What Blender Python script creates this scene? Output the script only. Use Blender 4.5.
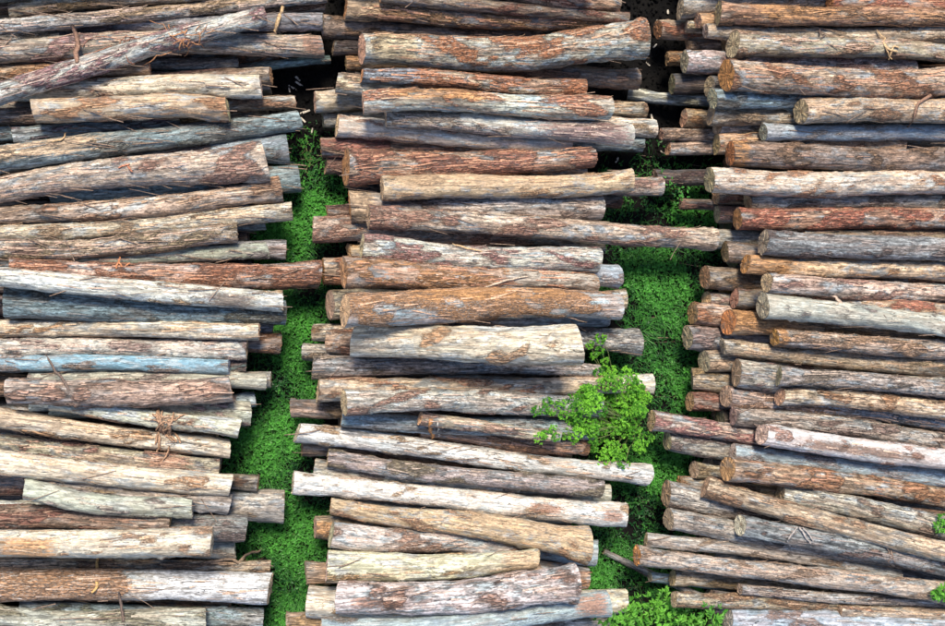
import bpy, math, random, re
import numpy as np
from mathutils import Vector, Matrix

# ------------------------------------------------------------------ clear
for o in list(bpy.data.objects):
    bpy.data.objects.remove(o)
sc = bpy.context.scene
COL = sc.collection
random.seed(7)
RNG = np.random.default_rng(11)

# ------------------------------------------------------------------ camera
FPX, PW, PH = 1000.0, 945.0, 626.0
CAM_H = 9.1
NADIR = (250.0, 330.0)                    # where straight down falls in the photograph
cam = bpy.data.cameras.new('camera')
cam.sensor_width = 36.0
cam.lens = FPX / PW * 36.0
cam.clip_end = 500.0
camo = bpy.data.objects.new('camera', cam)
COL.objects.link(camo)
down_c = Vector((NADIR[0] - PW / 2, -(NADIR[1] - PH / 2), -FPX)).normalized()
zc = -down_c
xc = (Vector((1, 0, 0)) - zc * zc.x).normalized()
yc = zc.cross(xc)
CR = np.array([list(xc), list(yc), list(zc)])        # camera space -> world rows
camo.matrix_world = Matrix.Translation((0, 0, CAM_H)) @ Matrix([list(r) for r in CR]).to_4x4()
sc.camera = camo
sc.render.resolution_x, sc.render.resolution_y = 1024, 678

# ------------------------------------------------------------------ light
SUN_EL, SUN_AZ = math.radians(59), math.radians(-14)    # azimuth clockwise from +Y
SKY_STRENGTH, SUN_STRENGTH, SUN_ANGLE = 0.115, 3.3, math.radians(18)
w = bpy.data.worlds.new('World'); sc.world = w; w.use_nodes = True
nt = w.node_tree; nt.nodes.clear()
sky = nt.nodes.new('ShaderNodeTexSky'); sky.sky_type = 'NISHITA'; sky.sun_disc = False
sky.sun_elevation = SUN_EL; sky.sun_rotation = SUN_AZ
bg = nt.nodes.new('ShaderNodeBackground'); bg.inputs[1].default_value = SKY_STRENGTH
wo = nt.nodes.new('ShaderNodeOutputWorld')
nt.links.new(sky.outputs[0], bg.inputs[0]); nt.links.new(bg.outputs[0], wo.inputs[0])
sl = bpy.data.lights.new('sun', 'SUN'); sl.energy = SUN_STRENGTH; sl.angle = SUN_ANGLE
sl.color = (1.0, 0.89, 0.71)
so = bpy.data.objects.new('sun', sl); COL.objects.link(so)
sd = Vector((math.sin(SUN_AZ) * math.cos(SUN_EL), math.cos(SUN_AZ) * math.cos(SUN_EL), math.sin(SUN_EL)))
so.rotation_euler = sd.to_track_quat('Z', 'Y').to_euler()
so.location = sd * 20
vs = sc.view_settings
vs.view_transform = 'Standard'; vs.look = 'None'; vs.gamma = 1.0; vs.use_curve_mapping = False
vs.exposure = 1.0


# ------------------------------------------------------------------ pixel -> place
def at(px, py, z):
    """the spot at height z that the photograph shows at px, py"""
    d = np.array([px - PW / 2, -(py - PH / 2), -FPX])
    d = d @ CR.T
    t = (z - CAM_H) / d[2]
    return np.array([d[0] * t, d[1] * t, z])


def metres_per_px(px, py, z):
    d = np.array([px - PW / 2, -(py - PH / 2), -FPX]) @ CR.T
    return (z - CAM_H) / d[2]


# ------------------------------------------------------------------ materials
def newmat(name):
    m = bpy.data.materials.new(name); m.use_nodes = True
    t = m.node_tree; t.nodes.clear()
    return m, t


class NT:
    def __init__(s, t): s.t = t
    def n(s, typ, **k):
        x = s.t.nodes.new(typ)
        for a, b in k.items(): setattr(x, a, b)
        return x
    def set(s, sock, v):
        if hasattr(v, 'links') or isinstance(v, bpy.types.NodeSocket): s.t.links.new(v, sock)
        else: sock.default_value = v
    def math(s, op, a, b=0.0, c=0.0, clamp=False):
        x = s.n('ShaderNodeMath', operation=op); x.use_clamp = clamp
        s.set(x.inputs[0], a); s.set(x.inputs[1], b); s.set(x.inputs[2], c)
        return x.outputs[0]
    def mix(s, fac, a, b, mode='MIX'):
        x = s.n('ShaderNodeMix', data_type='RGBA', blend_type=mode)
        s.set(x.inputs[0], fac); s.set(x.inputs[6], a); s.set(x.inputs[7], b)
        return x.outputs[2]
    def map(s, vec, scale, loc=None):
        x = s.n('ShaderNodeMapping'); s.set(x.inputs[0], vec)
        s.set(x.inputs[3], scale)
        if loc is not None: s.set(x.inputs[1], loc)
        return x.outputs[0]
    def noise(s, vec, scale, detail=4.0, rough=0.6, dist=0.0):
        x = s.n('ShaderNodeTexNoise'); s.set(x.inputs['Vector'], vec)
        x.inputs['Scale'].default_value = scale; x.inputs['Detail'].default_value = detail
        x.inputs['Roughness'].default_value = rough; x.inputs['Distortion'].default_value = dist
        return x.outputs[0]
    def ramp(s, fac, lo, hi, a=0.0, b=1.0):
        x = s.n('ShaderNodeMapRange'); x.interpolation_type = 'SMOOTHSTEP'
        s.set(x.inputs[0], fac); x.inputs[1].default_value = lo; x.inputs[2].default_value = hi
        s.set(x.inputs[3], a); s.set(x.inputs[4], b)
        return x.outputs[0]
    def attr(s, name, typ='GEOMETRY'):
        x = s.n('ShaderNodeAttribute', attribute_name=name); x.attribute_type = typ
        return x
    def out(s, bsdf):
        o = s.n('ShaderNodeOutputMaterial'); s.t.links.new(bsdf, o.inputs[0])


def rnd_coord(g):
    tc = g.n('ShaderNodeTexCoord'); oi = g.n('ShaderNodeObjectInfo')
    off = g.n('ShaderNodeCombineXYZ')
    g.set(off.inputs[0], g.math('MULTIPLY', oi.outputs['Random'], 57.0))
    g.set(off.inputs[1], g.math('MULTIPLY', oi.outputs['Random'], 31.0))
    v = g.n('ShaderNodeVectorMath', operation='ADD')
    g.set(v.inputs[0], tc.outputs['Object']); g.set(v.inputs[1], off.outputs[0])
    return v.outputs[0], oi.outputs['Random']


def log_material():
    m, t = newmat('weathered_log'); g = NT(t)
    P, R = rnd_coord(g)
    tx = g.n('ShaderNodeVectorMath', operation='SCALE'); g.set(tx.inputs[0], P); g.set(tx.inputs[3], g.attr('grain', 'OBJECT').outputs['Fac'])
    P = tx.outputs[0]
    wood = g.attr('wood', 'OBJECT').outputs['Color']
    bark = g.attr('barkcol', 'OBJECT').outputs['Color']
    tint = g.attr('tint', 'OBJECT').outputs['Color']
    rough_k = g.attr('crackle', 'OBJECT').outputs['Fac']
    mask = g.attr('bark').outputs['Fac']
    # streaks along the grain
    s1 = g.noise(g.map(P, (2.2, 42, 42)), 1.0, 6, 0.65, 0.6)
    s2 = g.noise(g.map(P, (9, 150, 150)), 1.0, 4, 0.7, 0.3)
    blot = g.noise(g.map(P, (2.5, 7, 7)), 1.0, 5, 0.6, 0.5)
    blot2 = g.noise(g.map(P, (5, 13, 13), (4, 9, 2)), 1.0, 5, 0.65, 0.8)
    fleck = g.noise(g.map(P, (38, 75, 75), (1, 5, 7)), 1.0, 4, 0.7, 0.6)
    # bare wood
    m1 = g.noise(g.map(P, (15, 44, 44), (2, 8, 5)), 1.0, 5, 0.75, 0.5)
    stn = g.noise(g.map(P, (1.7, 9, 9), (6, 2, 1)), 1.0, 5, 0.65, 0.9)
    v = g.math('MULTIPLY', g.ramp(s1, 0.38, 0.62, 0.38, 1.36), g.ramp(s2, 0.32, 0.68, 0.6, 1.25))
    v = g.math('MULTIPLY', v, g.ramp(blot, 0.3, 0.7, 0.72, 1.22))
    v = g.math('MULTIPLY', v, g.ramp(m1, 0.38, 0.58, 0.38, 1.28))
    smo = g.attr('smoothness', 'OBJECT').outputs['Fac']
    v = g.math('ADD', g.math('MULTIPLY', v, g.math('SUBTRACT', 1.0, smo)), g.math('MULTIPLY', smo, 0.88))
    vv = g.n('ShaderNodeCombineColor'); [g.set(vv.inputs[i], v) for i in range(3)]
    wc = g.mix(1.0, wood, vv.outputs[0], 'MULTIPLY')
    tc = g.mix(1.0, tint, vv.outputs[0], 'MULTIPLY')
    wc = g.mix(g.ramp(blot2, 0.45, 0.62), wc, tc)
    warm = g.mix(1.0, g.mix(0.5, g.mix(0.35, bark, (.46, .21, .08, 1)), wood), vv.outputs[0], 'MULTIPLY')
    wc = g.mix(g.math('MULTIPLY', g.ramp(stn, 0.47, 0.60, 0.0, 0.85), g.math('SUBTRACT', 1.0, smo)), wc, warm)
    pat = g.attr('patch').outputs['Fac']
    pcol = g.mix(1.0, g.attr('patchcol', 'OBJECT').outputs['Color'], vv.outputs[0], 'MULTIPLY')
    # crackled skin: lens shaped flakes, dark between
    vor = g.n('ShaderNodeTexVoronoi', feature='DISTANCE_TO_EDGE')
    wob = g.n('ShaderNodeVectorMath', operation='ADD')
    nz = g.n('ShaderNodeTexNoise'); g.set(nz.inputs['Vector'], g.map(P, (8, 22, 22))); nz.inputs['Scale'].default_value = 1.0
    sc_ = g.n('ShaderNodeVectorMath', operation='SCALE'); g.set(sc_.inputs[0], nz.outputs[1]); sc_.inputs[3].default_value = 2.6
    g.set(wob.inputs[0], g.map(P, (6, 34, 34))); g.set(wob.inputs[1], sc_.outputs[0])
    g.set(vor.inputs['Vector'], wob.outputs[0]); vor.inputs['Scale'].default_value = 1.0
    crack = g.ramp(vor.outputs['Distance'], 0.02, 0.22)
    # bark
    b1 = g.noise(g.map(P, (14, 48, 48), (3, 3, 8)), 1.0, 6, 0.7, 0.8)
    bv = g.math('MULTIPLY', g.ramp(b1, 0.3, 0.7, 0.4, 1.55), g.ramp(crack, 0.0, 1.0, 0.55, 1.1))
    bb = g.n('ShaderNodeCombineColor'); [g.set(bb.inputs[i], bv) for i in range(3)]
    bc = g.mix(1.0, bark, bb.outputs[0], 'MULTIPLY')
    bc = g.mix(g.ramp(fleck, 0.50, 0.64, 0.0, 0.75), bc, wc)           # pale scales left on the bark
    brk = g.math('ADD', g.math('MULTIPLY', g.math('SUBTRACT', fleck, 0.5), 1.7), g.math('MULTIPLY', g.math('SUBTRACT', s1, 0.5), 2.2))
    brk = g.math('ADD', brk, g.math('MULTIPLY', g.math('SUBTRACT', m1, 0.5), 1.5))
    f = g.ramp(g.math('ADD', mask, brk), 0.38, 0.72, 0.0, 0.94)
    pf = g.ramp(g.math('ADD', pat, g.math('MULTIPLY', brk, 1.1)), 0.35, 0.85, 0.0, 0.85)
    col = g.mix(f, wc, bc)
    col = g.mix(pf, col, pcol)
    # specks of bark left on bare wood, drying checks
    spk = g.math('MULTIPLY', g.ramp(fleck, 0.60, 0.68), rough_k)
    col = g.mix(g.math('MULTIPLY', spk, 0.75), col, g.mix(0.5, bark, (0.03, 0.025, 0.022, 1)))
    chk = g.noise(g.map(P, (1.6, 26, 26), (7, 1, 3)), 1.0, 3, 0.5, 0.35)
    chk = g.math('ABSOLUTE', g.math('SUBTRACT', chk, 0.5))
    chk = g.math('MULTIPLY', g.ramp(chk, 0.0, 0.013, 1.0, 0.0), g.ramp(blot, 0.45, 0.58))
    col = g.mix(g.math('MULTIPLY', chk, 0.85), col, (0.018, 0.015, 0.014, 1))
    skin = g.math('MULTIPLY', g.math('MULTIPLY', g.math('SUBTRACT', 1.0, crack), rough_k), g.ramp(blot2, 0.4, 0.6, 0.15, 0.8))
    col = g.mix(skin, col, (0.045, 0.035, 0.03, 1))
    h = g.math('ADD', g.math('MULTIPLY', s1, 0.5), g.math('MULTIPLY', s2, 0.22))
    h = g.math('ADD', h, g.math('MULTIPLY', g.math('MULTIPLY', f, g.math('ADD', crack, b1)), 0.7))
    h = g.math('ADD', h, g.math('MULTIPLY', g.math('ADD', fleck, m1), 0.35))
    h = g.math('SUBTRACT', h, g.math('MULTIPLY', chk, 0.8))
    bp = g.n('ShaderNodeBump'); g.set(bp.inputs['Strength'], g.math('SUBTRACT', 1.0, g.math('MULTIPLY', smo, 0.7), clamp=True)); bp.inputs['Distance'].default_value = 0.022
    g.set(bp.inputs['Height'], h)
    b = g.n('ShaderNodeBsdfPrincipled')
    g.set(b.inputs['Base Color'], col)
    g.set(b.inputs['Roughness'], g.ramp(f, 0.0, 1.0, 0.58, 0.85))
    b.inputs['Specular IOR Level'].default_value = 0.35
    g.set(b.inputs['Normal'], bp.outputs[0])
    g.out(b.outputs[0])
    return m


def cut_material():
    m, t = newmat('sawn_end_grain'); g = NT(t)
    P, R = rnd_coord(g)
    tc = g.n('ShaderNodeTexCoord').outputs['Object']
    wood = g.attr('wood', 'OBJECT').outputs['Color']
    sep = g.n('ShaderNodeSeparateXYZ'); g.set(sep.inputs[0], tc)
    rad = g.math('SQRT', g.math('ADD', g.math('POWER', g.math('ADD', sep.outputs[1], 0.008), 2.0), g.math('POWER', g.math('SUBTRACT', sep.outputs[2], 0.006), 2.0)))
    n1 = g.noise(P, 22, 5, 0.6)
    ring = g.math('SINE', g.math('ADD', g.math('MULTIPLY', rad, 420.0), g.math('MULTIPLY', n1, 9.0)))
    v = g.math('ADD', 0.92, g.math('MULTIPLY', ring, 0.26))
    v = g.math('MULTIPLY', v, g.ramp(n1, 0.3, 0.7, 0.6, 1.2))
    ang = g.math('ARCTAN2', sep.outputs[1], sep.outputs[2])
    av = g.n('ShaderNodeCombineXYZ'); g.set(av.inputs[0], g.math('MULTIPLY', ang, 3.0)); g.set(av.inputs[1], g.math('MULTIPLY', rad, 4.0)); g.set(av.inputs[2], g.math('MULTIPLY', R, 40.0))
    ck = g.noise(av.outputs[0], 1.6, 2, 0.5)
    ck = g.ramp(g.math('ABSOLUTE', g.math('SUBTRACT', ck, 0.5)), 0.0, 0.035, 0.9, 0.0)
    vv = g.n('ShaderNodeCombineColor'); [g.set(vv.inputs[i], v) for i in range(3)]
    c = g.mix(1.0, wood, vv.outputs[0], 'MULTIPLY')
    c = g.mix(g.ramp(rad, 0.0, 0.035, 0.45, 0.0), c, (0.22, 0.11, 0.05, 1))
    c = g.mix(ck, c, (0.03, 0.02, 0.015, 1))
    c = g.mix(g.ramp(g.math('ADD', g.attr('rim').outputs['Fac'], g.math('MULTIPLY', g.math('SUBTRACT', n1, .5), 1.2)), .3, .7), c, (0.10, 0.06, 0.04, 1))
    c = g.mix(g.ramp(g.noise(P, 9, 4, 0.6), .52, .66, 0, .7), c, (0.17, 0.13, 0.10, 1))
    bp = g.n('ShaderNodeBump'); bp.inputs['Strength'].default_value = 0.6; bp.inputs['Distance'].default_value = 0.006
    g.set(bp.inputs['Height'], g.math('ADD', n1, g.math('MULTIPLY', ck, -1.0)))
    b = g.n('ShaderNodeBsdfPrincipled'); g.set(b.inputs['Base Color'], c); b.inputs['Roughness'].default_value = 0.8
    g.set(b.inputs['Normal'], bp.outputs[0]); g.out(b.outputs[0])
    return m


def fibre_material():
    m, t = newmat('fibrous_bark'); g = NT(t)
    P, R = rnd_coord(g)
    c0 = g.attr('barkcol', 'OBJECT').outputs['Color']
    n1 = g.noise(P, 60, 4, 0.7)
    v = g.ramp(n1, 0.3, 0.7, 0.5, 1.5)
    vv = g.n('ShaderNodeCombineColor'); [g.set(vv.inputs[i], v) for i in range(3)]
    c = g.mix(1.0, c0, vv.outputs[0], 'MULTIPLY')
    bp = g.n('ShaderNodeBump'); bp.inputs['Strength'].default_value = 0.7; bp.inputs['Distance'].default_value = 0.004
    g.set(bp.inputs['Height'], n1)
    b = g.n('ShaderNodeBsdfPrincipled'); g.set(b.inputs['Base Color'], c); b.inputs['Roughness'].default_value = 0.85
    g.set(b.inputs['Normal'], bp.outputs[0]); g.out(b.outputs[0])
    return m


def soil_material():
    m, t = newmat('dark_soil'); g = NT(t)
    P = g.n('ShaderNodeTexCoord').outputs['Object']
    n1 = g.noise(P, 3.0, 6, 0.65); n2 = g.noise(P, 45, 5, 0.7)
    c = g.mix(g.ramp(n1, 0.35, 0.65), (0.003, 0.003, 0.0035, 1), (0.008, 0.0075, 0.0075, 1))
    c = g.mix(g.ramp(n2, 0.62, 0.74, 0.0, 0.7), c, (0.022, 0.021, 0.021, 1))
    bp = g.n('ShaderNodeBump'); bp.inputs['Strength'].default_value = 1.0; bp.inputs['Distance'].default_value = 0.03
    g.set(bp.inputs['Height'], g.math('ADD', n1, g.math('MULTIPLY', n2, 0.5)))
    b = g.n('ShaderNodeBsdfPrincipled'); g.set(b.inputs['Base Color'], c); b.inputs['Roughness'].default_value = 0.9; b.inputs['Specular IOR Level'].default_value = 0.1
    g.set(b.inputs['Normal'], bp.outputs[0]); g.out(b.outputs[0])
    return m


def leaf_material(name, dark, light, trans=0.35):
    m, t = newmat(name); g = NT(t)
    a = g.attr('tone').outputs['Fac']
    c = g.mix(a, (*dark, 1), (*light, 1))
    b = g.n('ShaderNodeBsdfPrincipled'); g.set(b.inputs['Base Color'], c); b.inputs['Roughness'].default_value = 0.5
    b.inputs['Specular IOR Level'].default_value = 0.35
    tr = g.n('ShaderNodeBsdfTranslucent'); g.set(tr.inputs[0], c)
    mx = g.n('ShaderNodeMixShader'); mx.inputs[0].default_value = trans
    t.links.new(b.outputs[0], mx.inputs[1]); t.links.new(tr.outputs[0], mx.inputs[2])
    g.out(mx.outputs[0])
    return m


M_LOG, M_CUT, M_FIB, M_SOIL = log_material(), cut_material(), fibre_material(), soil_material()
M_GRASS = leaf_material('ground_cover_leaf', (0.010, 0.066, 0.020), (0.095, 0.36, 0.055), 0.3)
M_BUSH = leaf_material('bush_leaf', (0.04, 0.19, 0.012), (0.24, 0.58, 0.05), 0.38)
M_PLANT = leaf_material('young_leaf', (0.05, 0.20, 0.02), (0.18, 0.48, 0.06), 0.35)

# ------------------------------------------------------------------ the logs
# style: bare wood colour, second wood tone, bark colour, bark cover, crackle, cut face colour
ST = {
 'white':  ((.78,.74,.66), (.62,.67,.69), (.36,.20,.12), .10, .35, (.55,.44,.30)),
 'cream':  ((.72,.63,.48), (.56,.58,.56), (.36,.21,.12), .14, .40, (.55,.40,.24)),
 'gold': ((.62,.46,.31), (.43,.44,.43), (.36,.20,.10), .18, .35, (.54,.37,.20)),
 'tan': ((.52,.42,.31), (.40,.41,.40), (.30,.18,.11), .25, .55, (.50,.35,.21)),
 'grey': ((.47,.43,.38), (.33,.37,.40), (.24,.17,.13), .25, .70, (.48,.36,.23)),
 'slate': ((.31,.32,.33), (.21,.23,.25), (.18,.13,.11), .25, .70, (.42,.31,.20)),
 'blue': ((.43,.51,.57), (.34,.43,.51), (.26,.20,.17), .12, .35, (.48,.42,.35)),
 'sky':  ((.26,.45,.59), (.50,.62,.69), (.26,.19,.15), .16, .30, (.45,.48,.48)),  # wet peeled wood: the reflected blue sky is put into its colours
 'teal': ((.30,.39,.41), (.24,.33,.36), (.17,.14,.12), .18, .60, (.42,.36,.28)),
 'mint': ((.50,.50,.42), (.44,.47,.43), (.24,.19,.15), .14, .50, (.50,.42,.30)),
 'pink':   ((.56,.46,.37), (.38,.42,.45), (.36,.22,.16), .34, .60, (.52,.34,.20)),
 'red':    ((.48,.34,.25), (.36,.38,.40), (.36,.16,.09), .60, .45, (.50,.24,.10)),
 'rust':   ((.54,.50,.42), (.45,.56,.60), (.40,.19,.09), .45, .30, (.55,.38,.20)),
 'brown':  ((.31,.24,.19), (.25,.25,.26), (.20,.105,.07), .45, .60, (.42,.25,.13)),
 'dark':   ((.11,.10,.10), (.08,.085,.10), (.075,.05,.045), .40, .60, (.22,.16,.11)),
 'orange': ((.46,.31,.18), (.40,.33,.26), (.32,.16,.08), .40, .50, (.48,.29,.14)),
 'mott':   ((.68,.63,.56), (.44,.51,.55), (.30,.19,.15), .34, .80, (.52,.38,.24)),
}
A, B, C = 'narrow-strip stack', 'middle stack', 'wide-strip stack'
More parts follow.
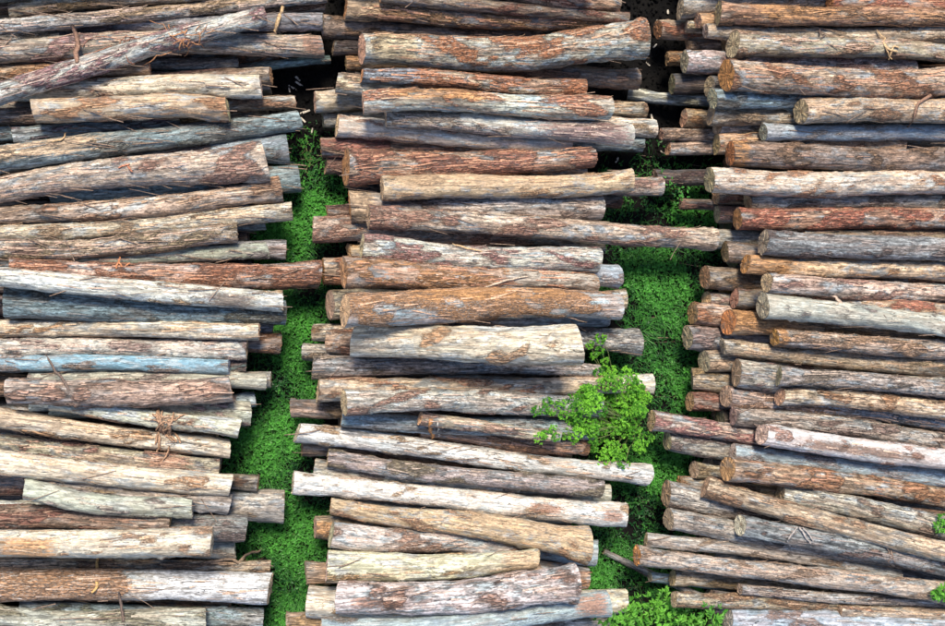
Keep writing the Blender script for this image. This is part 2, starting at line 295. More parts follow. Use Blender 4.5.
# x0, y0, x1, y1: the axis ends in the photograph; two widths; layer; style; label
LOGS = [
 # ---- stack beside only the narrow strip of grass
 (10,9,205,-6,16,14,2.6,'tan','tan-grey log with orange flank touching the slender yellow-grey log'),
 (-30,31,326,-3,18,12,3,'mott','slender yellow-grey log on the narrow-strip stack parallel to the diagonal log'),
 (70,22,325,9,13,12,1.6,'tan','thin tan log tucked under the slender yellow-grey log'),
 (60,30,323,24,18,17,1.8,'slate','slate-grey log reaching out behind the tip of the diagonal log'),
 (-45,107,265,16,25,20,4.6,'mott','long grey log lying diagonally across the others with bark fibres on it'),
 (-30,51,322,45,24,22,2.6,'pink','mottled pinkish log passing under the diagonal log, with a red flaked end'),
 (-35,77,150,70,16,14,1.6,'orange','orange-brown log mostly hidden beneath the diagonal log'),
 (10,89,261,85,20,25,3,'cream','cream log with a wide sawn end lying next to the short golden log'),
 (100,70,238,66,12,11,1.5,'slate','thin dark log beneath the diagonal log and the cream log'),
 (20,81,271,78,20,20,1.2,'brown','brown log with its end just showing behind the cream log'),
 (150,86,330,61,11,9,1.0,'teal','thin blue-green split pole sticking out over the dark soil'),
 (34,112,228,109,25,25,3.2,'gold','short golden tan log with both ends showing on the narrow-strip stack'),
 (-40,118,130,116,15,15,2.0,'brown','brown log going under the square end of the short golden log'),
 (90,113,295,104,15,14,1.7,'tan','grey-tan log showing its end behind the short golden log'),
 (-35,164,299,121,31,21,3.1,'teal','blue-grey log with yellow peeled fibres along its thicker half'),
 (14,134,180,126,16,14,1.8,'teal','dark teal log with a pale round end beneath the short golden log'),
 (-50,131,60,132,16,15,1.3,'teal','dull green log stub beside the pale round end of the dark teal log'),
 (-35,195,265,162,28,38,3.2,'pink','thick pinkish log with red flakes, widest log of the narrow-strip stack'),
 (30,168,288,154,26,28,1.9,'teal','blue-green stub sticking out behind the thick pinkish log'),
 (50,194,299,180,26,29,1.4,'teal','lower blue-green stub with a split face beside the grass'),
 (-30,219,281,190,17,23,2.7,'tan','grey-tan log with curling pale scars between the thick pinkish and the straight pale log'),
 (-30,234,292,212,19,20,3.1,'cream','straight pale cream log with bluish underside over the narrow strip'),
 (-30,253,237,235,22,21,2.9,'pink','mauve-grey log with a brown bark patch at its far end'),
 (50,238,265,228,13,12,1.6,'teal','thin blue-grey stub showing past the mauve-grey log'),
 (20,261,267,250,16,16,2.0,'mint','pale grey-green log resting against the red-barked bridging log'),
 (40,265,286,248,20,20,1.3,'slate','dark slate stub behind the pale grey-green log'),
 (10,266,320,272,19,27,2.7,'red','red-barked log that bridges the narrow strip of grass'),
 (-30,273,282,302,22,22,3.6,'white','bright white peeled log with a torn flap of bark near its end'),
 (6,303,285,313,30,23,2.3,'teal','dark blue-grey log with twisted fibres under the bright white log'),
 (50,326,273,323,13,13,1.5,'slate','short dark stub end below the bright white log'),
 (-30,329,259,331,19,18,3.1,'cream','smooth beige log beside the dark blue-grey log'),
 (-30,347,247,349,21,21,3.0,'mott','crusty white and brown mottled log lying against the sky-blue log'),
 (-30,365,229,366,18,16,2.8,'sky','smooth sky-blue peeled log'),
 (40,370,246,366,15,14,1.4,'teal','dark green-grey stub end behind the sky-blue log'),
 (50,346,280,341,18,19,1.3,'brown','brown and blue stub end sticking out beside the beige log'),
 (8,391,231,388,27,27,3.1,'pink','thick pale pink log with speckled bark beside the sky-blue log'),
 (-50,390,60,392,20,20,1.8,'brown','brown log meeting the rounded end of the thick pale pink log'),
 (30,378,266,379,16,16,1.9,'mint','mint-grey log stub sticking out over the narrow strip'),
 (60,373,271,376,17,17,1.0,'grey','short nub of a log just behind the mint-grey stub'),
 (30,404,255,400,15,15,1.3,'blue','small blue stub end below the thick pale pink log'),
 (50,404,250,411,22,24,2.0,'mint','wide pale green-grey log fanning out behind the bark tangle'),
 (50,403,239,430,17,18,2.4,'white','white-green streaked log leading out of the bark tangle'),
 (-40,412,229,451,21,22,2.9,'cream','cream log with dark bark along one side, crossed by the bark tangle'),
 (-30,438,218,465,24,22,3.1,'pink','pale log with a red bark patch near its white end'),
 (-30,461,231,487,25,23,3.2,'cream','thick smooth cream log with small knots'),
 (40,480,258,488,16,15,1.5,'brown','half white half brown stub end beside the thick smooth cream log'),
 (24,491,192,512,21,20,3.2,'mint','short pale green log with a tapered tip'),
 (40,482,229,505,20,20,2.2,'grey','grey-blue log under the thick smooth cream log'),
 (50,503,284,506,33,33,1.3,'grey','broad grey log with purple bark jutting over the grass'),
 (-40,489,100,497,22,20,2.1,'brown','brown-grey log meeting the tapered tip of the short pale green log'),
 (-30,506,110,510,10,10,1.8,'white','thin white slab below the short pale green log'),
 (-30,517,170,525,21,20,2.4,'brown','brown log with orange scars beside the cream log with the orange bare patch'),
 (70,521,245,527,26,26,1.8,'slate','blue-grey bark log stub beside the short pale green log'),
 (-30,541,212,541,28,28,3.1,'cream','thick cream log with an orange bare patch'),
 (20,546,235,550,20,20,1.9,'mint','grey stub end sticking out behind the log with the orange bare patch'),
 (-40,560,170,556,17,16,1.4,'slate','dark log in the deep gap beside the thick white half-peeled log'),
 (-30,566,270,566,14,13,2.6,'tan','slender mottled tan log lying along the thick white half-peeled log'),
 (-30,586,270,589,33,33,3.2,'white','thick white half-peeled log, its bark still on one half'),
 (20,612,262,617,24,26,1.7,'teal','teal log stub under the thick white half-peeled log'),
 (-30,613,205,619,22,22,2.8,'mint','pale cream and green log ending short of the teal stub'),
 (-30,634,262,640,20,20,2.4,'grey','grey log next after the pale cream and green log'),
 # ---- middle stack
 (346,9,600,25,23,14,2.7,'red','red-brown barked log with a pale bare end on the middle stack'),
 (380,-7,628,17,17,11,3.3,'brown','slender brown log tapering to a tan tip beside the big rusty log'),
 (470,-14,618,4,18,16,2.6,'red','pinkish red log behind the slender brown log'),
 (322,29,540,36,21,18,1.8,'brown','shaggy brown log beneath the red-brown barked log'),
 (362,52,644,40,34,38,4.0,'rust','biggest log of the middle stack, rusty bark above pale blue-white wood'),
 (333,50,520,52,15,15,1.2,'dark','black weathered stub below the shaggy brown log'),
 (346,63,520,62,14,14,1.4,'orange','small orange stub beside the end of the biggest rusty log'),
 (362,76,585,89,14,18,2.9,'red','thin red log with a dark bluish end next to the biggest rusty log'),
 (430,58,638,80,18,20,1.9,'brown','dark brown log slanting out from beneath the biggest rusty log'),
 (337,87,600,106,21,14,2.3,'tan','tan-brown log with a round end beside the orange-patched log'),
 (363,104,609,111,22,24,3.1,'rust','log with a bright orange patch and a grey speckled half'),
 (386,117,629,137,20,23,3.2,'mott','white flaked log turning purple-brown towards its end'),
 (337,127,570,147,22,14,2.3,'cream','pale tan log with a square end beside the white flaked log'),
 (315,104,500,110,23,20,1.2,'tan','tan stub end over the dark soil beside the tan-brown log'),
 (323,119,500,123,18,18,1.5,'cream','yellowish stub end behind the pale tan square-ended log'),
 (430,113,643,110,16,15,1.6,'tan','light brown stub behind the end of the orange-patched log'),
 (440,125,654,128,18,18,2.0,'cream','pale stub with a blue underside over the dark soil'),
 (440,143,642,142,16,16,1.3,'teal','grey-green stub under the white flaked log'),
 (321,144,560,151,19,16,1.8,'red','shaggy red-brown log peeking out beside the pale tan square-ended log'),
 (326,165,520,168,19,19,1.2,'brown','brown stub with white flakes at the head of the narrow strip'),
 (346,168,594,157,35,20,2.9,'red','thick red mottled log tapering strongly along the golden log'),
 (382,184,631,178,25,24,3.4,'gold','clean golden log with bluish underside on the middle stack'),
 (440,187,661,190,17,18,1.7,'pink','pinkish stub sticking out under the golden log'),
 (350,206,601,205,32,25,2.3,'grey','grey log with an orange-brown end below the golden log'),
 (420,200,620,199,14,14,1.1,'brown','small brown stub under the golden log'),
 (368,217,713,240,24,23,3.4,'pink','longest pinkish-white log reaching across the wide strip of grass'),
 (313,229,560,232,25,24,1.9,'pink','grey-pink log end peeking out under the longest log'),
 (327,211,500,214,12,12,1.3,'brown','thin red-brown stub above the grey-pink log end'),
 (362,250,598,263,24,26,3.1,'mott','whitish-grey log with peeling fibres next to the longest log'),
 (349,251,520,252,15,15,1.4,'gold','tan stub behind the end of the whitish-grey log'),
 (420,240,604,247,12,12,1.6,'grey','thin grey stub beneath the longest log'),
 (420,272,618,277,23,23,1.7,'blue','bluish stub ringed with brown between two pale logs'),
 (344,274,595,285,29,17,2.4,'red','red-flaked log ending in pale grey wood'),
 (323,272,500,275,27,26,1.7,'red','red-pink stub meeting the bridging log end to end'),
 (345,311,618,305,34,28,3.2,'rust','thick log with rusty streak and blue-white underside'),
 (440,302,622,299,20,20,1.8,'tan','thin brown rim of a log behind the rusty-streaked log'),
 (330,309,520,309,32,30,1.4,'tan','tan stub pressed against the thick rusty-streaked log'),
 (353,343,578,347,33,40,3.4,'cream','very thick cream log with an orange sawn end'),
 (440,325,607,325,14,14,1.5,'slate','slate-blue stub between the two thickest pale logs'),
 (314,331,480,335,19,19,1.2,'tan','tan stub above the red stub on the narrow strip side'),
 (328,346,500,345,23,23,1.7,'red','red stub directly behind the orange sawn end'),
 (303,348,480,350,18,18,1.1,'grey','grey square stub reaching into the narrow strip'),
 (313,367,600,372,22,13,1.9,'grey','pale grey log slanting under the very thick cream log'),
 (380,367,560,369,14,14,1.4,'brown','dark reddish log in the gap beneath the very thick cream log'),
 (440,345,638,346,24,26,1.1,'grey','grey weathered stub with moss beside the bush'),
 (318,390,620,385,24,18,2.9,'tan','smooth light tan log whose end touches the bright bush'),
 (430,379,652,384,20,20,1.3,'white','white-ended log showing through the bush leaves'),
 (344,403,600,406,23,25,3.2,'mott','white and pink mottled log running into the bright bush'),
 (342,420,592,432,17,20,2.3,'teal','blue-grey log with a tan end and an orange cleft'),
 (420,417,560,436,12,12,2.6,'pink','split pale slab lying on the blue-grey log'),
 (291,412,480,424,21,20,1.2,'brown','reddish brown stub behind the end of the long white log'),
 (420,430,587,448,15,15,2.2,'red','thin reddish log between the bush and the long white log'),
 (297,432,648,475,22,21,3.5,'white','long white log reaching out on both sides of the middle stack'),
 (302,451,460,461,18,18,1.2,'brown','dark brown stub under the long white log'),
 (328,458,602,489,18,18,2.8,'grey','greyish log between the two long white logs'),
 (315,464,520,485,19,18,1.6,'grey','grey stub peeking out between the two long white logs'),
 (430,476,609,491,17,18,1.5,'mint','green-grey stub behind the greyish log'),
 (293,483,626,516,22,27,3.5,'white','long white log with red bare patches'),
 (331,506,588,546,17,35,3.2,'gold','log growing thick towards a golden sawn end'),
 (440,545,596,553,20,28,1.4,'blue','bluish stub behind the golden sawn end'),
 (331,534,530,551,26,18,2.5,'mott','mottled white and purple log passing under the golden-ended log'),
 (315,529,480,534,25,25,1.4,'tan','stub with an orange band beside the mottled white and purple log'),
 (327,567,536,561,31,19,2.7,'cream','pale cream log with a clean square end'),
 (306,574,480,575,23,23,1.3,'tan','tan stub beside the pale cream square-ended log'),
 (338,598,575,584,35,34,3.3,'mott','thick flaky log with a red bark band near one end'),
 (308,603,480,602,31,30,1.9,'cream','beige stub pressed against the thick flaky log'),
 (440,577,586,579,22,22,1.6,'red','red-brown stub beside the thick flaky log'),
 (322,631,608,601,26,25,3.0,'blue','blue-white log with a torn red end'),
 (430,602,625,601,25,25,1.7,'cream','pale square stub behind the torn red end'),
 (440,625,607,623,20,20,1.5,'grey','grey stub at the leafy shrub'),
 (287,618,480,627,23,22,1.2,'tan','tan-grey stub by the tuft of long grass'),
 # ---- stack beside only the wide strip of grass
 (680,8,985,1,20,16,2.4,'grey','pale grey log with a dark hole in its sawn end'),
 (718,13,990,20,22,17,3.3,'orange','grey log turning orange in the middle'),
 (830,1,1005,9,15,14,3.0,'red','reddish log lying beside the log that turns orange'),
 (705,33,1000,37,15,21,2.6,'tan','slender tan-grey log with a small round end'),
 (725,39,960,46,21,18,1.9,'tan','pale sawn end just behind the purplish split log'),
 (733,43,995,57,24,17,3.3,'pink','purplish split log with hanging fibres'),
 (658,35,860,36,21,20,1.1,'red','dark red stub over the dark soil'),
 (686,27,860,28,12,12,1.5,'tan','small tan stub beside the dark red stub'),
 (698,21,900,22,13,13,1.9,'orange','small orange-tan stub under the pale grey log'),
 (688,41,880,42,11,11,1.4,'tan','thin olive-tan stub beside the dark red stub'),
 (667,54,900,56,15,15,1.4,'orange','thin orange-brown log reaching over the dark soil'),
 (684,62,910,70,22,20,2.1,'mott','whitish flaked log with a round end'),
 (727,77,1000,79,30,28,3.2,'red','thick pinkish log with a bright orange end'),
 (672,88,860,89,20,20,1.2,'dark','dark rotten log over the dark soil'),
 (709,86,880,88,19,18,1.7,'slate','dark grey stub below the bright orange end'),
 (628,92,760,106,13,13,0.6,'grey','half-buried grey log lying on the dark soil'),
 (712,99,960,97,19,18,2.6,'teal','dark teal log with a yellow sawn end'),
 (801,110,1010,110,27,24,3.4,'gold','tan and blue log crossed by a hanging red bark strip'),
 (711,116,960,118,18,18,2.1,'tan','crackled grey-tan log under the dark teal log'),
 (684,120,880,121,19,18,1.4,'orange','short orange-tan stub with a flat face'),
 (763,133,1010,138,17,19,3.2,'blue','whitish blue log with a neat pale end'),
 (718,129,940,131,16,16,2.0,'grey','grey log tucked behind the whitish blue log'),
 (730,154,1010,156,26,25,3.2,'brown','purple-brown log with a splintered orange end'),
 (717,145,900,147,21,20,1.8,'gold','round tan sawn end behind the purple-brown log'),
 (661,133,860,138,13,13,1.2,'pink','thin pink-grey pole reaching over the wide strip'),
 (668,144,880,146,14,14,1.6,'pink','thin pinkish pole next to the pink-grey pole'),
 (655,174,860,180,17,17,0.6,'dark','dark half-buried log in the weeds under the yellowish log'),
 (710,179,1010,180,26,25,3.4,'cream','pale yellowish log with a large round sawn end'),
 (747,201,1010,202,17,16,2.6,'grey','thin grey log beside the pale yellowish log'),
 (716,199,900,199,15,15,1.5,'orange','orange-brown stub below the pale yellowish log'),
 (717,214,900,215,16,16,1.2,'grey','grey stub with a red top beside the red-barked log'),
 (680,202,860,210,11,11,0.6,'brown','thin stick log lying in the weeds'),
 (738,219,1010,219,22,21,3.2,'red','red-barked log of the wide-strip stack'),
 (800,236,1010,237,14,14,2.0,'brown','brown log in the shadow beside the red-barked log'),
 (763,244,1010,257,25,23,3.3,'slate','blue-grey log with a dark split sawn end'),
 (745,262,1000,271,20,19,2.7,'gold','log with a splintered orange tip fading to blue-grey'),
 (767,284,1010,295,20,20,3.2,'pink','grey-pink log with an angled sawn end'),
 (763,305,1010,338,25,21,3.4,'mint','grey-green log with a cream round sawn end'),
 (790,298,1010,322,17,17,2.4,'red','reddish log filling the gap beside the cream round sawn end'),
 (705,279,900,285,23,22,1.5,'brown','dark brown stub with a pale flaked tip'),
 (725,251,900,255,22,22,1.4,'brown','brown crumbly stub beside the splintered orange tip'),
 (714,241,880,243,21,20,1.1,'grey','grey stub meeting the longest log end to end'),
 (706,299,900,303,16,16,1.2,'pink','small mauve stub beside the grass'),
 (735,300,900,305,20,19,1.8,'brown','brown stub with a round sawn end beside the cream round one'),
 (693,314,890,321,22,21,1.5,'red','red-brown stub with white flecks'),
 (728,321,960,338,23,20,2.0,'orange','splintered orange log broken open at its end'),
 (775,337,1010,353,18,21,2.9,'pink','pinkish log with a dark orange end'),
 (723,348,1010,373,17,22,3.2,'tan','long tan-grey log beside the splintered orange log'),
 (687,337,900,350,25,24,1.2,'grey','grey-brown stub with a torn side'),
 (779,375,1010,394,18,19,3.1,'grey','grey log with white blisters and a small round end'),
 (736,372,960,389,27,26,2.1,'grey','mottled grey log with a notched pale end'),
 (704,364,900,372,23,22,1.4,'tan','flat-topped tan and grey stub'),
 (692,384,890,392,21,20,1.1,'tan','honey-brown stub at the edge of the wide strip'),
 (690,405,880,414,19,18,1.3,'brown','rough brown stub beside the honey-brown stub'),
 (780,395,1010,413,20,21,3.2,'tan','tan log with a knotted round end'),
 (726,397,1010,432,21,19,2.6,'pink','white and pink log turning blue beneath the tan log'),
 (733,417,1010,450,18,18,2.3,'grey','plain grey log beside the half-stripped white log'),
 (761,433,1010,464,23,21,3.3,'white','half-stripped white log with a brown bark streak'),
 (651,418,900,453,18,18,2.4,'pink','long grey-purple log jutting far into the wide strip'),
 (667,444,890,463,21,20,1.4,'grey','silvery log with a dark hole under the grey-purple log'),
 (733,451,1010,485,16,19,2.6,'blue','bluish log with a small cream end'),
 (728,469,1010,507,23,22,3.2,'red','dull red log next to the bluish log'),
 (694,471,880,491,16,16,1.4,'tan','rounded brown stub beside the dull red log'),
 (679,480,880,502,13,13,1.2,'red','thin reddish stub with frayed strands'),
 (705,488,1010,568,21,21,3.4,'tan','pale grey log slanting most steeply across the wide-strip stack'),
 (780,495,1010,546,21,22,2.4,'grey','grey log between the dull red log and the steep pale log'),
 (666,498,900,541,25,22,2.0,'grey','layered grey log with a flaking end'),
 (668,520,970,568,23,20,2.6,'grey','smooth grey log with a round speckled end'),
 (741,523,1010,577,21,20,2.7,'slate','blue-grey log with an oval cream end'),
 (760,543,1010,583,17,17,2.1,'slate','narrow blue-grey log beside the brown speckled log'),
 (646,537,900,572,14,14,2.1,'grey','flat grey pole along the brown speckled log'),
 (637,554,1010,597,18,22,3.3,'pink','long brown speckled log with an orange end'),
 (604,547,760,622,7,8,0.9,'slate','thin grey split stick slanting down into the grass'),
 (650,582,860,600,11,11,1.0,'blue','small blue slab end near the leafy shrub'),
 (672,583,910,599,15,14,1.8,'tan','tapered grey-tan log below the brown speckled log'),
 (674,600,1005,605,14,16,2.6,'tan','straight tan log next to the blue peeled log'),
 (740,591,985,603,11,11,3.1,'grey','thin pale pole lying on the straight tan log'),
 (728,619,1005,630,25,24,3.1,'blue','blue peeled log with a ragged bark rim'),
 (840,613,1010,616,11,11,3.4,'cream','thin pale pole beside the blue peeled log'),
]
HID = 'weathered log in the covered bottom row of the '
OUT = 'grey log lying further along the '


def interp(tab, y):
    return float(np.interp(y, [a for a, b in tab], [b for a, b in tab]))


EDGE = {A: (None, [(0, 285), (150, 270), (300, 248), (400, 222), (626, 238)]),
        B: ([(0, 352), (100, 342), (300, 350), (450, 330), (626, 332)], [(0, 590), (150, 585), (300, 575), (626, 570)]),
        C: ([(0, 705), (150, 725), (300, 722), (450, 712), (550, 700), (626, 705)], None)}
SLOPE = {A: [(0, -.10), (200, -.09), (300, 0.03), (450, .11), (626, .02)],
         B: [(0, .06), (150, .04), (300, .03), (450, .10), (626, -.02)],
         C: [(0, .01), (250, .03), (400, .12), (550, .16), (626, .05)]}
rows = [dict(p=t[:4], w=t[4:6], layer=t[6], style=t[7], label=t[8], hid=False, group=None) for t in LOGS]
FILL = ['brown', 'grey', 'slate', 'dark', 'tan', 'red']
for st in (A, B, C):
    lo, hi = EDGE[st]
    y = -75.0
    while y < 700:
        wpx = random.uniform(25, 31)
        x0 = interp(lo, y) + random.uniform(0, 10) if lo else -35 + random.uniform(-15, 10)
        x1 = interp(hi, y) - random.uniform(0, 10) if hi else 990 + random.uniform(-10, 20)
        s = interp(SLOPE[st], y); xm = (x0 + x1) / 2
        rows.append(dict(p=(x0, y + s * (x0 - xm), x1, y + s * (x1 - xm)), w=(wpx, wpx * random.uniform(.88, 1)), layer=0.0,
                         style=random.choice(FILL), label=HID + st, hid=True, group='hidden bottom row of the ' + st))
        y += wpx * 1.06
    # the stack goes on past both ends of the photograph
    for y in (-24, -46, -68, 652, 676, 700):
        for lay, dy in ((1.4, 9), (3.0, 0)):
            x0 = interp(lo, y) + random.uniform(-25, 10) if lo else -35 + random.uniform(-15, 10)
            x1 = interp(hi, y) + random.uniform(-5, 25) if hi else 990 + random.uniform(-10, 20)
            s = interp(SLOPE[st], min(max(y, 0), 626)) * 0.6; xm = (x0 + x1) / 2
            wpx = random.uniform(20, 24)
            rows.append(dict(p=(x0, y + dy + s * (x0 - xm), x1, y + dy + s * (x1 - xm)), w=(wpx, wpx), layer=lay, style=random.choice(['grey']),
                             label=OUT + st + ' past its last pictured logs', hid=True, group='logs further along the ' + st))

# second row: fill the hollows between the stubs that the photograph shows
for st in (A, B, C):
    lo, hi = EDGE[st]
    xlo, xhi = {A: (-60, 200), B: (350, 560), C: (720, 1000)}[st]
    occ = []
    for r in rows:
        x0, y0, x1, y1 = r['p']
        if 0.9 <= r['layer'] < 2.05 and xlo - 80 < (x0 + x1) / 2 < xhi + 20 and not r['hid']:
            occ.append(((y0 + y1) / 2, r['w'][0] / 2))
    occ.sort()
    edges = [(-20, -20)] + [(y - h, y + h) for y, h in occ] + [(650, 650)]
    for (a0, a1), (b0, b1) in zip(edges[:-1], edges[1:]):
        gap = b0 - a1
        k = int(round(gap / 21.0))
        if gap < 8: continue
        for q in range(max(1, k)):
            wpx = min(22.0, max(11.0, gap / max(1, k)))
            y = a1 + gap * (q + .5) / max(1, k)
            x0 = interp(lo, y) + random.uniform(5, 15) if lo else -35
            x1 = interp(hi, y) - random.uniform(5, 15) if hi else 995
            s = interp(SLOPE[st], y); xm = (x0 + x1) / 2
            rows.append(dict(p=(x0, y + s * (x0 - xm), x1, y + s * (x1 - xm)), w=(wpx, wpx), layer=1.25, style=random.choice(FILL),
                             label='weathered log glimpsed in the dark second row of the ' + st, hid=True, group='dark second row of the ' + st))

# --- let the logs settle on each other: rods that fall, push apart and stay near their place
N = len(rows)
ZL = np.array([0.13 + 0.20 * r['layer'] for r in rows])
layer = np.array([r['layer'] for r in rows])
PX = np.array([r['p'] for r in rows], float)
W = np.array([r['w'] for r in rows], float)
W[(layer > 1.4) & (layer < 2.75)] *= 1.06
RAD = np.zeros((N, 2))
for i in range(N):
    for e in range(2):
        RAD[i, e] = 0.5 * W[i, e] * metres_per_px(PX[i, 2 * e], PX[i, 2 * e + 1], min(ZL[i], 0.75))
dirs = np.zeros((N, 2, 3))
for e in range(2):
    d = np.stack([PX[:, 2 * e] - PW / 2, -(PX[:, 2 * e + 1] - PH / 2), -FPX * np.ones(N)], 1)
    dirs[:, e] = d @ CR.T


def targets(z):                      # z: N,2
    t = (z - CAM_H) / dirs[:, :, 2]
    return dirs[:, :, :2] * t[..., None]


E = np.zeros((N, 2, 3))
E[:, :, 2] = (ZL * 1.25 + 0.02)[:, None]
E[:, :, :2] = targets(E[:, :, 2])
ii, jj = np.triu_indices(N, 1)
mid = E.mean(1)
keep = (np.abs(mid[ii, 1] - mid[jj, 1]) < 1.1) & (np.maximum(E[ii, 0, 0], E[jj, 0, 0]) < np.minimum(E[ii, 1, 0], E[jj, 1, 0]) + 0.1)
ii, jj = ii[keep], jj[keep]
invm = np.where(layer < 0.5, 0.35, 1.0)
pull = np.where(layer >= 2.2, 0.35, np.where(layer > 0.5, 0.12, 0.05))
FR = np.array([0.01, .17, .33, .5, .67, .83, .99])
ITER = 420
for it in range(ITER):
    g = 0.004 if it < ITER * 0.6 else 0.0012
    E[:, :, 2] -= g
    tg = targets(E[:, :, 2])
    E[:, :, :2] += (tg - E[:, :, :2]) * pull[:, None, None] * (1.0 if it < ITER * 0.8 else 0.35)
    for sub in range(2):
        x0 = np.maximum(E[ii, 0, 0], E[jj, 0, 0]); x1 = np.minimum(E[ii, 1, 0], E[jj, 1, 0])
        ok = x1 > x0
        corr = np.zeros((N, 2, 2)); cnt = np.zeros((N, 2))
        for f in FR:
            x = x0 + (x1 - x0) * f
            si = np.clip((x - E[ii, 0, 0]) / (E[ii, 1, 0] - E[ii, 0, 0]), 0, 1)
            sj = np.clip((x - E[jj, 0, 0]) / (E[jj, 1, 0] - E[jj, 0, 0]), 0, 1)
            pi = E[ii, 0, 1:] * (1 - si)[:, None] + E[ii, 1, 1:] * si[:, None]
            pj = E[jj, 0, 1:] * (1 - sj)[:, None] + E[jj, 1, 1:] * sj[:, None]
            rr = RAD[ii, 0] * (1 - si) + RAD[ii, 1] * si + RAD[jj, 0] * (1 - sj) + RAD[jj, 1] * sj
            dlt = pi - pj; dist = np.sqrt((dlt ** 2).sum(1)) + 1e-9
            ov = rr - dist
            m = ok & (ov > 0)
            if not m.any(): continue
            a, b, s_i, s_j = ii[m], jj[m], si[m], sj[m]
            n = dlt[m] / dist[m][:, None]
            # keep the stacking order while two axes nearly coincide
            dl = layer[a] - layer[b]
            flip = (dl > 0.6) & (n[:, 1] < 0.2); n[flip] = n[flip] * [1, 0] + [0, .5]
            flip = (dl < -0.6) & (n[:, 1] > -0.2); n[flip] = n[flip] * [1, 0] - [0, .5]
            n /= np.sqrt((n ** 2).sum(1))[:, None] + 1e-9
            wa = invm[a] * np.where(dl > 0.3, 1.0, np.where(dl < -0.3, 0.45, 0.8))
            wb = invm[b] * np.where(dl < -0.3, 1.0, np.where(dl > 0.3, 0.45, 0.8))
            lam = ov[m] / (wa * ((1 - s_i) ** 2 + s_i ** 2) + wb * ((1 - s_j) ** 2 + s_j ** 2))
            for arr, wt, s, sg in ((a, wa, s_i, 1.0), (b, wb, s_j, -1.0)):
                for e, bw in ((0, 1 - s), (1, s)):
                    np.add.at(corr[:, e], arr, sg * (lam * wt * bw)[:, None] * n)
                    np.add.at(cnt[:, e], arr, (bw > 0.05).astype(float))
        E[:, :, 1:] += corr / np.maximum(1.0, cnt * 0.45)[..., None]
        E[:, :, 2] = np.maximum(E[:, :, 2], RAD)
print('stack top', E[:, :, 2].max(), 'mean top z', E[layer >= 3, :, 2].mean(), 'low', E[(layer > .5) & (layer < 2), :, 2].mean())

TOPZ = {}


def surf_z(x, y, skip=None):
    """height of the highest log surface over x, y (0 = soil)"""
    s = (x - E[:, 0, 0]) / (E[:, 1, 0] - E[:, 0, 0])
    ok = (s > 0) & (s < 1)
    yy = E[:, 0, 1] * (1 - s) + E[:, 1, 1] * s
    zz = E[:, 0, 2] * (1 - s) + E[:, 1, 2] * s
    r = RAD[:, 0] * (1 - s) + RAD[:, 1] * s
    d = r ** 2 - (y - yy) ** 2
    ok &= d > 0
    if not ok.any(): return 0.0
    return float((zz + np.sqrt(np.maximum(d, 0)))[ok].max())


def top_at(px, py):
    z = 0.7
    for _ in range(8):
        p = at(px, py, z); z = 0.5 * z + 0.5 * surf_z(p[0], p[1])
    p = at(px, py, z); p[2] = max(surf_z(p[0], p[1]), 0.0)
    return p


# ------------------------------------------------------------------ mesh helpers
def mesh_from(name, verts, faces, mat, smooth=True, attrs=None):
    me = bpy.data.meshes.new(name)
    verts = np.asarray(verts, np.float32); faces = np.asarray(faces, np.int32)
    k = faces.shape[1]
    me.vertices.add(len(verts)); me.vertices.foreach_set('co', verts.ravel())
    me.loops.add(faces.size); me.loops.foreach_set('vertex_index', faces.ravel())
    me.polygons.add(len(faces)); me.polygons.foreach_set('loop_start', np.arange(0, faces.size, k, dtype=np.int32))
    me.update(calc_edges=True)
    me.polygons.foreach_set('use_smooth', np.full(len(faces), smooth))
    for nm, val in (attrs or {}).items():
        at_ = me.attributes.new(nm, 'FLOAT', 'POINT'); at_.data.foreach_set('value', np.asarray(val, np.float32))
    me.materials.append(mat)
    return me


def link(name, me, parent=None, **props):
    o = bpy.data.objects.new(name, me); COL.objects.link(o)
    if parent is not None: o.parent = parent
    for k, v in props.items(): o[k] = v
    return o


def waves(rng, U, TH, n, ku, mmax):
    F = np.zeros_like(U)
    for _ in range(n):
        F += np.cos(rng.uniform(*ku) * U * rng.choice([-1, 1]) + rng.integers(0, mmax + 1) * TH + rng.uniform(0, 6.28)) * rng.uniform(.5, 1)
    return F / math.sqrt(n * 0.3)


def sstep(a, b, x):
    t = np.clip((x - a) / (b - a), 0, 1); return t * t * (3 - 2 * t)


OR, GO, RB, PB, BL, GR = (.54, .28, .12), (.58, .41, .26), (.40, .21, .14), (.24, .14, .13), (.25, .31, .37), (.48, .44, .38)
